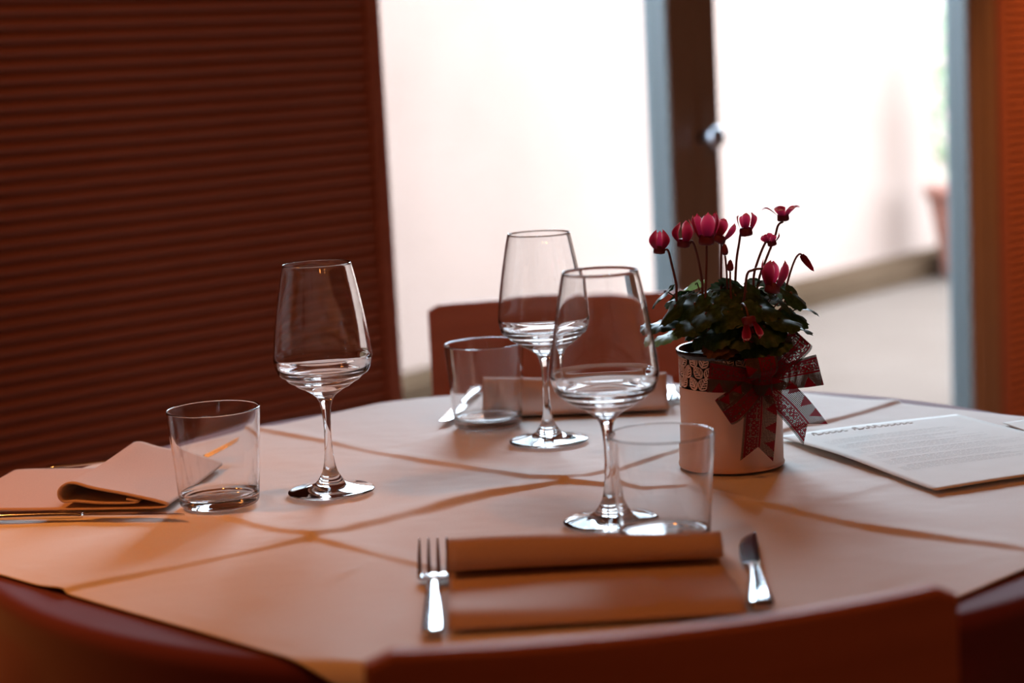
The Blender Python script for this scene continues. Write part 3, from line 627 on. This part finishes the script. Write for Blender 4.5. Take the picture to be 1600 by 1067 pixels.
LEAVES=[
 ((0.1446, 1.85, 0.1689),0.0266,0),
 ((0.1508, 1.83, 0.1573),0.0314,0),
 ((0.1415, 1.84, 0.1414),0.0241,0),
 ((0.1474, 1.86, 0.1273),0.0253,2),
 ((0.1774, 1.89, 0.1714),0.0217,2),
 ((0.1689, 1.82, 0.16),0.0302,0),
 ((0.176, 1.8, 0.1534),0.0326,0),
 ((0.164, 1.8, 0.1446),0.0266,0),
 ((0.1944, 1.86, 0.1577),0.0302,0),
 ((0.2142, 1.87, 0.17),0.0314,0),
 ((0.2212, 1.84, 0.1661),0.029,0),
 ((0.241, 1.89, 0.1699),0.0266,0),
 ((0.1965, 1.8, 0.1535),0.0314,0),
 ((0.2112, 1.8, 0.1557),0.0302,0),
 ((0.2313, 1.82, 0.1549),0.0314,0),
 ((0.249, 1.84, 0.1604),0.029,0),
 ((0.2657, 1.86, 0.16),0.0278,0),
 ((0.2776, 1.87, 0.1459),0.0241,0),
 ((0.2663, 1.86, 0.1405),0.0266,0),
 ((0.2734, 1.87, 0.1265),0.0205,0),
 ((0.2472, 1.81, 0.1436),0.0314,0),
 ((0.231, 1.8, 0.1387),0.0326,0),
 ((0.2104, 1.8, 0.1351),0.0314,0),
 ((0.19, 1.8, 0.1361),0.029,0),
 ((0.1772, 1.82, 0.1291),0.0205,0),
 ((0.1954, 1.8, 0.124),0.0241,1),
 ((0.2218, 1.8, 0.1256),0.0302,0),
 ((0.2395, 1.8, 0.1276),0.0266,0),
 ((0.194, 1.9, 0.1619),0.0266,0),
 ((0.1633, 1.88, 0.1617),0.0217,0),
 ((0.2637, 1.9, 0.1644),0.0205,0),
 ((0.2122, 1.91, 0.1554),0.0266,0),
 ((0.2525, 1.91, 0.1576),0.0241,0),
 ((0.1879, 1.8, 0.1256),0.0266,1),
]

OFF = Vector((PX, PY, TOPZ-TZ))
def loc(p): return Vector(p)-OFF            # table coordinates -> coordinates of the pot
def petal_vf(L, Wd, flare, bulge, curl):
    nu, nv = 9, 12; V = []; F = []; uv = []
    for j in range(nv):
        v = j/(nv-1); r = 0.0044+bulge*math.sin(PI*min(v*0.95, 1))**0.9+flare*v*v; z = 0.0035+L*(v-0.12*flare/0.01*v*v*0.4)-curl*v**4*0.006
        wd = Wd*(0.40+0.60*math.sin(PI/2*min(v/0.62, 1)))*max(0.06, math.sqrt(max(0, 1-(max(0, v-0.5)/0.5)**2.4)))
        for i in range(nu):
            u = -1+2*i/(nu-1); a = u*wd/2/max(r*1.25+0.004, 0.006)
            rr_ = r + 0.0012*abs(u)**2*v*curl - 0.0006*(1-abs(u))*v
            V.append((rr_*math.cos(a), (rr_+0.002)*math.sin(a), z-0.0018*abs(u)**2.5*v)); uv.append(((u+1)/2, v))
    F = [tuple(f) for f in grid_faces(nv, nu)]
    return V, F, uv
PK = {'cup': (0.0185, 0.0140, -0.0010, 0.0058, 0.0), 'open': (0.0200, 0.0142, 0.0032, 0.0034, 0.2), 'side': (0.0195, 0.0130, 0.0020, 0.0030, 0.5),
      'spiky': (0.0190, 0.0100, 0.0022, 0.0026, 0.9), 'splay': (0.0150, 0.0140, 0.0130, 0.0040, 1.0), 'small': (0.0140, 0.0120, 0.0040, 0.0045, 0.6)}
PM = {}
def petal_obj(kind, var, parent):
    key = (kind, var)
    if key not in PM:
        L, Wd, fl, bu, cu = PK[kind]; s = (1.0, 0.92, 1.08)[var]
        V, F, uv = petal_vf(L*s, Wd, fl*(1, 1.3, .8)[var], bu, cu); o = mesh('petal', V, F, M['petal'], parent, uv=uv); PM[key] = o.data; return o
    return link('petal', PM[key], parent)
def flower(kind, b, t, s, seed):
    b, t = loc(b), loc(t); rd = random.Random(seed)
    V, F, NN = lathe_vf([(0, -0.0006), (0.0040, -0.0008), (0.0052, -0.0002), (0.0055, 0.001), (0.0052, 0.0045), (0.0046, 0.0062), (0, 0.0066)], 20)
    f = mesh('flower', V, F, M['calyx'], pc); f.location = b; f.rotation_euler = (t-b).to_track_quat('Z', 'X').to_euler(); f.scale = (s, s, s)
    for k in range(5):
        p = petal_obj(kind, rd.randrange(3), f); j = 0.25 if kind in ('splay', 'spiky', 'small') else 0.08
        p.rotation_euler = (rd.uniform(-j, j), rd.uniform(-j, j)*0.8, seed*0.9+k*2*PI/5+rd.uniform(-.12, .12))
    return f
SOILP = [Vector((0.012*math.cos(a*2.4), 0.012*math.sin(a*2.4), 0.106)) for a in range(20)]
def stem(name, pts, rad, m, seed):
    p = [loc(q) for q in pts]; p = p + [p[-1]*0.55+SOILP[seed % 20]*0.45, SOILP[seed % 20]]
    c = catmull(p, 6); V, F = tube_vf(c, [rad*(1+0.25*i/len(c)) for i in range(len(c))], 8); return mesh(name, V, F, m, pc)
for i, (kind, b, t, s, st_) in enumerate(FLOWERS):
    flower(kind, b, t, s, i+1); stem('flower_stem', st_, 0.00105, M['stem'], i)
for i, (b, t, st_) in enumerate(BUDS):
    b_, t_ = loc(b), loc(t); L = (t_-b_).length
    V, F, NN = lathe_vf([(0, 0), (0.0022, 0.0006), (0.0033, L*.22), (0.0030, L*.5), (0.0017, L*.85), (0, L)], 14)
    o = mesh('bud', V, F, M['bud'] if i else M['petal'], pc, uv=[(0.5, min(max(v[2]/L, 0), 1)*0.8) for v in V]); o.location = b_; o.rotation_euler = (t_-b_).to_track_quat('Z', 'X').to_euler()
    stem('flower_stem', st_, 0.0009, M['stem'], i+9)
# the low nodding flower in front: petals hang down
fl_ = flower('spiky', (0.2150, 1.790, 0.1500), (0.2165, 1.786, 0.1360), 1.25, 8)
stem('flower_stem', [(0.2150, 1.790, 0.1512), (0.2140, 1.795, 0.1580), (0.212, 1.81, 0.160), (0.209, 1.83, 0.145)], 0.001, M['stem'], 14)
# leaves: kidney-shaped, scalloped, on thin stalks
def leaf_vf(seed):
    rd = random.Random(seed); na_, nr = 60, 6; V = [(0, 0, 0)]; uv = [(0.5, 0.3)]; ph = rd.uniform(0, 6)
    for j in range(1, nr+1):
        q = j/nr
        for i in range(na_):
            a = 2*PI*i/na_; rr_ = 0.5*(1-0.42*math.exp(-((a-PI)/0.38)**2))*(1+0.10*math.cos(a))*(1+0.055*q**5*math.sin(a*15+ph))
            x, y = rr_*q*math.cos(a), rr_*q*math.sin(a)
            z = -0.28*q*q*(x+0.15)*0.6 - 0.20*y*y + 0.035*math.sin(a*3+ph)*q**2 + 0.02*math.sin(a*7+ph)*q**3
            V.append((x, y, z)); uv.append((x+0.5, y+0.5))
    F = [(0, 1+i, 1+(i+1) % na_) for i in range(na_)]
    for j in range(nr-1):
        for i in range(na_): F.append((1+j*na_+i, 1+(j+1)*na_+i, 1+(j+1)*na_+(i+1) % na_, 1+j*na_+(i+1) % na_))
    return V, F, uv
LM = {}
def leaf(p, size, kind, seed, tilt=None):
    rd = random.Random(seed*7+1); key = (kind, seed % 3)
    if key not in LM:
        V, F, uv = leaf_vf(seed % 3); o = mesh('leaf', V, F, M[('leaf', 'leaf_dry', 'leaf_pale')[kind]], pc, uv=uv); LM[key] = o.data
    else: o = link('leaf', LM[key], pc)
    rv = Vector((p.x, p.y, 0)); out_ = rv.normalized() if rv.length > 0.004 else Vector((1, 0, 0))
    ang_ = rd.uniform(-0.6, 0.6); out_.rotate(Matrix.Rotation(ang_, 3, 'Z'))
    k = tilt if tilt is not None else rd.uniform(0.22, 0.72)
    nrm = (Vector((0, 0, 1))*math.cos(k)+out_*math.sin(k)).normalized(); d = (out_*math.cos(k)-Vector((0, 0, 1))*math.sin(k)).normalized(); s_ = nrm.cross(d)
    Rm = Matrix((d, s_, nrm)).transposed().to_4x4(); o.matrix_local = Matrix.Translation(p) @ Rm @ Matrix.Diagonal((size, size*rd.uniform(.9, 1.08), size, 1))
    so = SOILP[seed % 20]; st_ = p-nrm*0.0012; mid = (st_+so)*0.5+Vector((0, 0, 0.006))
    V, F = tube_vf(catmull([so, mid, st_-d*size*0.1, st_], 5), 0.0007, 6); mesh('leaf_stalk', V, F, M['petiole'], pc)
for i, (p, sz, kd) in enumerate(LEAVES): leaf(loc(p), sz*1.2, kd, i)
rl = random.Random(21)
for i in range(26):
    a = rl.uniform(0, 2*PI); rho = 0.012+0.040*math.sqrt(rl.random()); z = 0.150+rl.uniform(-0.016, 0.016)-0.25*max(0, rho-0.025)
    leaf(Vector((rho*math.cos(a), rho*math.sin(a), z)), rl.uniform(0.026, 0.034), 0, 50+i)

# ------------------------------------------------------------------ ribbon bow tied to the pot
rb = empty('ribbon_bow', (0.2262, 1.797, TOPZ+0.089)); tag(rb, 'red and grey burlap ribbon bow tied on the front of the flower pot', 'ribbon bow')
RBO = Vector((0.2262, 1.797, 0.089))
def ribbon(name, pts, axes, width, notch=False, scale_w=None):
    n_ = len(pts); m_ = 9; V = []; uv = []; acc = 0
    for i in range(n_):
        if i: acc += (pts[i]-pts[i-1]).length
        a = axes[i].normalized(); wd = width*(scale_w[i] if scale_w else 1)
        t = (pts[min(i+1, n_-1)]-pts[max(i-1, 0)]).normalized()
        for j in range(m_):
            q = j/(m_-1); p = pts[i]+a*(q-0.5)*wd
            if notch: p = p - t*0.014*(1-abs(2*q-1))*max(0, (i/(n_-1)-0.7)/0.3)
            V.append(p); uv.append((acc, q))
    o = mesh(name, V, [tuple(f) for f in grid_faces(n_, m_)], M['ribbon'], rb, uv=uv); return o
def loop(tip, axis, fat, width, side, seed):
    tip = Vector(tip)-RBO; L = tip.length; d = tip.normalized(); a = Vector(axis); a = (a-d*a.dot(d)).normalized(); nn = d.cross(a).normalized()*side
    pts = []; axs = []; sw = []
    for i in range(33):
        t = i/32; al = L*(math.sin(PI*t)**0.8); la = fat*math.sin(2*PI*t)*(0.5+0.5*math.sin(PI*t)); pts.append(d*al+nn*la); axs.append(a+0.12*nn*math.sin(t*5+seed)); sw.append(0.55+0.45*math.sin(PI*t)**0.5)
    return ribbon('loop', pts, axs, width, scale_w=sw)
loop((0.1772, 1.790, 0.0975), (0.05, 0.1, 1), 0.009, 0.0290, -1, 0)
loop((0.1890, 1.780, 0.0650), (0.75, 0.1, -0.62), 0.010, 0.0270, 1, 1)
loop((0.2640, 1.812, 0.1285), (0.75, 0.25, -0.62), 0.012, 0.0290, 1, 2)
loop((0.2815, 1.812, 0.0945), (0.05, 0.25, 1), 0.010, 0.0290, 1, 3)
loop((0.2240, 1.778, 0.1100), (1, 0.0, 0.1), 0.010, 0.0290, 1, 4)
def tail(end, axis, width, sag):
    e = Vector(end)-RBO; pts = [e*(i/16)+Vector((0, sag[0]*math.sin(PI*i/16), sag[1]*math.sin(PI*i/16))) for i in range(17)]
    ax = Vector(axis); ribbon('tail', pts, [ax]*17, width, True, [0.5+0.5*min(1, i/6) for i in range(17)])
tail((0.2182, 1.790, 0.0165), (-1, 0.05, 0.06), 0.0300, (-0.006, 0.0))
tail((0.2755, 1.806, 0.0350), (-0.78, -0.05, -0.62), 0.0300, (-0.004, 0.006))
V, F, NN = lathe_vf(spline2([(0.0, -0.012), (0.008, -0.011), (0.0095, -0.004), (0.0085, 0.004), (0.0095, 0.010), (0.0, 0.012)], 4), 20)
o = mesh('knot', V, F, M['ribbon'], rb, uv=[(math.atan2(v[1], v[0])*0.009, (v[2]+.012)/.024) for v in V]); o.scale = (1, 0.7, 1); o.location = (0, -0.004, 0)

# ------------------------------------------------------------------ chairs (local: facing +y, seat centre at the origin)
def chair():
    r = empty('dining_chair'); W2, SAG = 0.184, 0.027
    V, F = box_vf(-0.195, 0.195, -0.18, 0.20, 0.43, 0.46, 0.012); mesh('seat', V, F, M['chair'], r, smooth=False)
    # backrest: a bent plywood panel, hollow towards the sitter
    nx, nz_ = 25, 9; z0, z1, th = 0.50, 0.815, 0.012; V = []
    prof = []
    for i in range(nx):
        u = -1+2*i/(nx-1); x = W2*u; y = -0.205-SAG*(1-u*u)
        prof.append((x, y, 1-0.009*max(0, (abs(u)-0.93)/0.07)**2))
    ring = []
    for (x, y, k) in prof:
        zt = z1*k
        ring.append([(x, y+th/2-0.002, zt), (x, y+th/2, zt-0.004), (x, y+th/2, z0), (x, y-th/2, z0), (x, y-th/2, zt-0.004), (x, y-th/2+0.002, zt)])
    V = [p for q in ring for p in q]; F = []
    for i in range(nx-1):
        for k in range(6): F.append((i*6+k, i*6+(k+1) % 6, (i+1)*6+(k+1) % 6, (i+1)*6+k))
    F.append((0, 1, 2, 3, 4, 5)); e = (nx-1)*6; F.append((e+5, e+4, e+3, e+2, e+1, e)); o = mesh('backrest', V, F, M['chair'], r, smooth=False)
    for sx in (-1, 1):
        V, F = tube_vf([(sx*0.165, 0.165, 0), (sx*0.160, 0.160, 0.43)], [0.013, 0.018], 12); mesh('leg', V, F, M['chair'], r)
        V, F = tube_vf(catmull([(sx*0.150, -0.215, 0), (sx*0.148, -0.165, 0.43), (sx*0.140, -0.190, 0.56), (sx*0.135, -0.1915, 0.70)], 4), 0.0115, 12); mesh('leg', V, F, M['chair'], r)
    return r
c0 = chair(); ya = math.radians(13.0)
c0.location = (0.085-0.205*math.sin(ya), 1.152+0.205*math.cos(ya), 0); c0.rotation_euler.z = ya
tag(c0, 'dark wooden chair back in the foreground, nearest the camera', 'chair', 'wooden chairs at the table')
c1 = copy_tree(c0); c1.location = (0.073, 2.66-0.205, 0); c1.rotation_euler.z = PI
tag(c1, 'red-brown wooden chair beyond the table, facing the camera', 'chair', 'wooden chairs at the table')
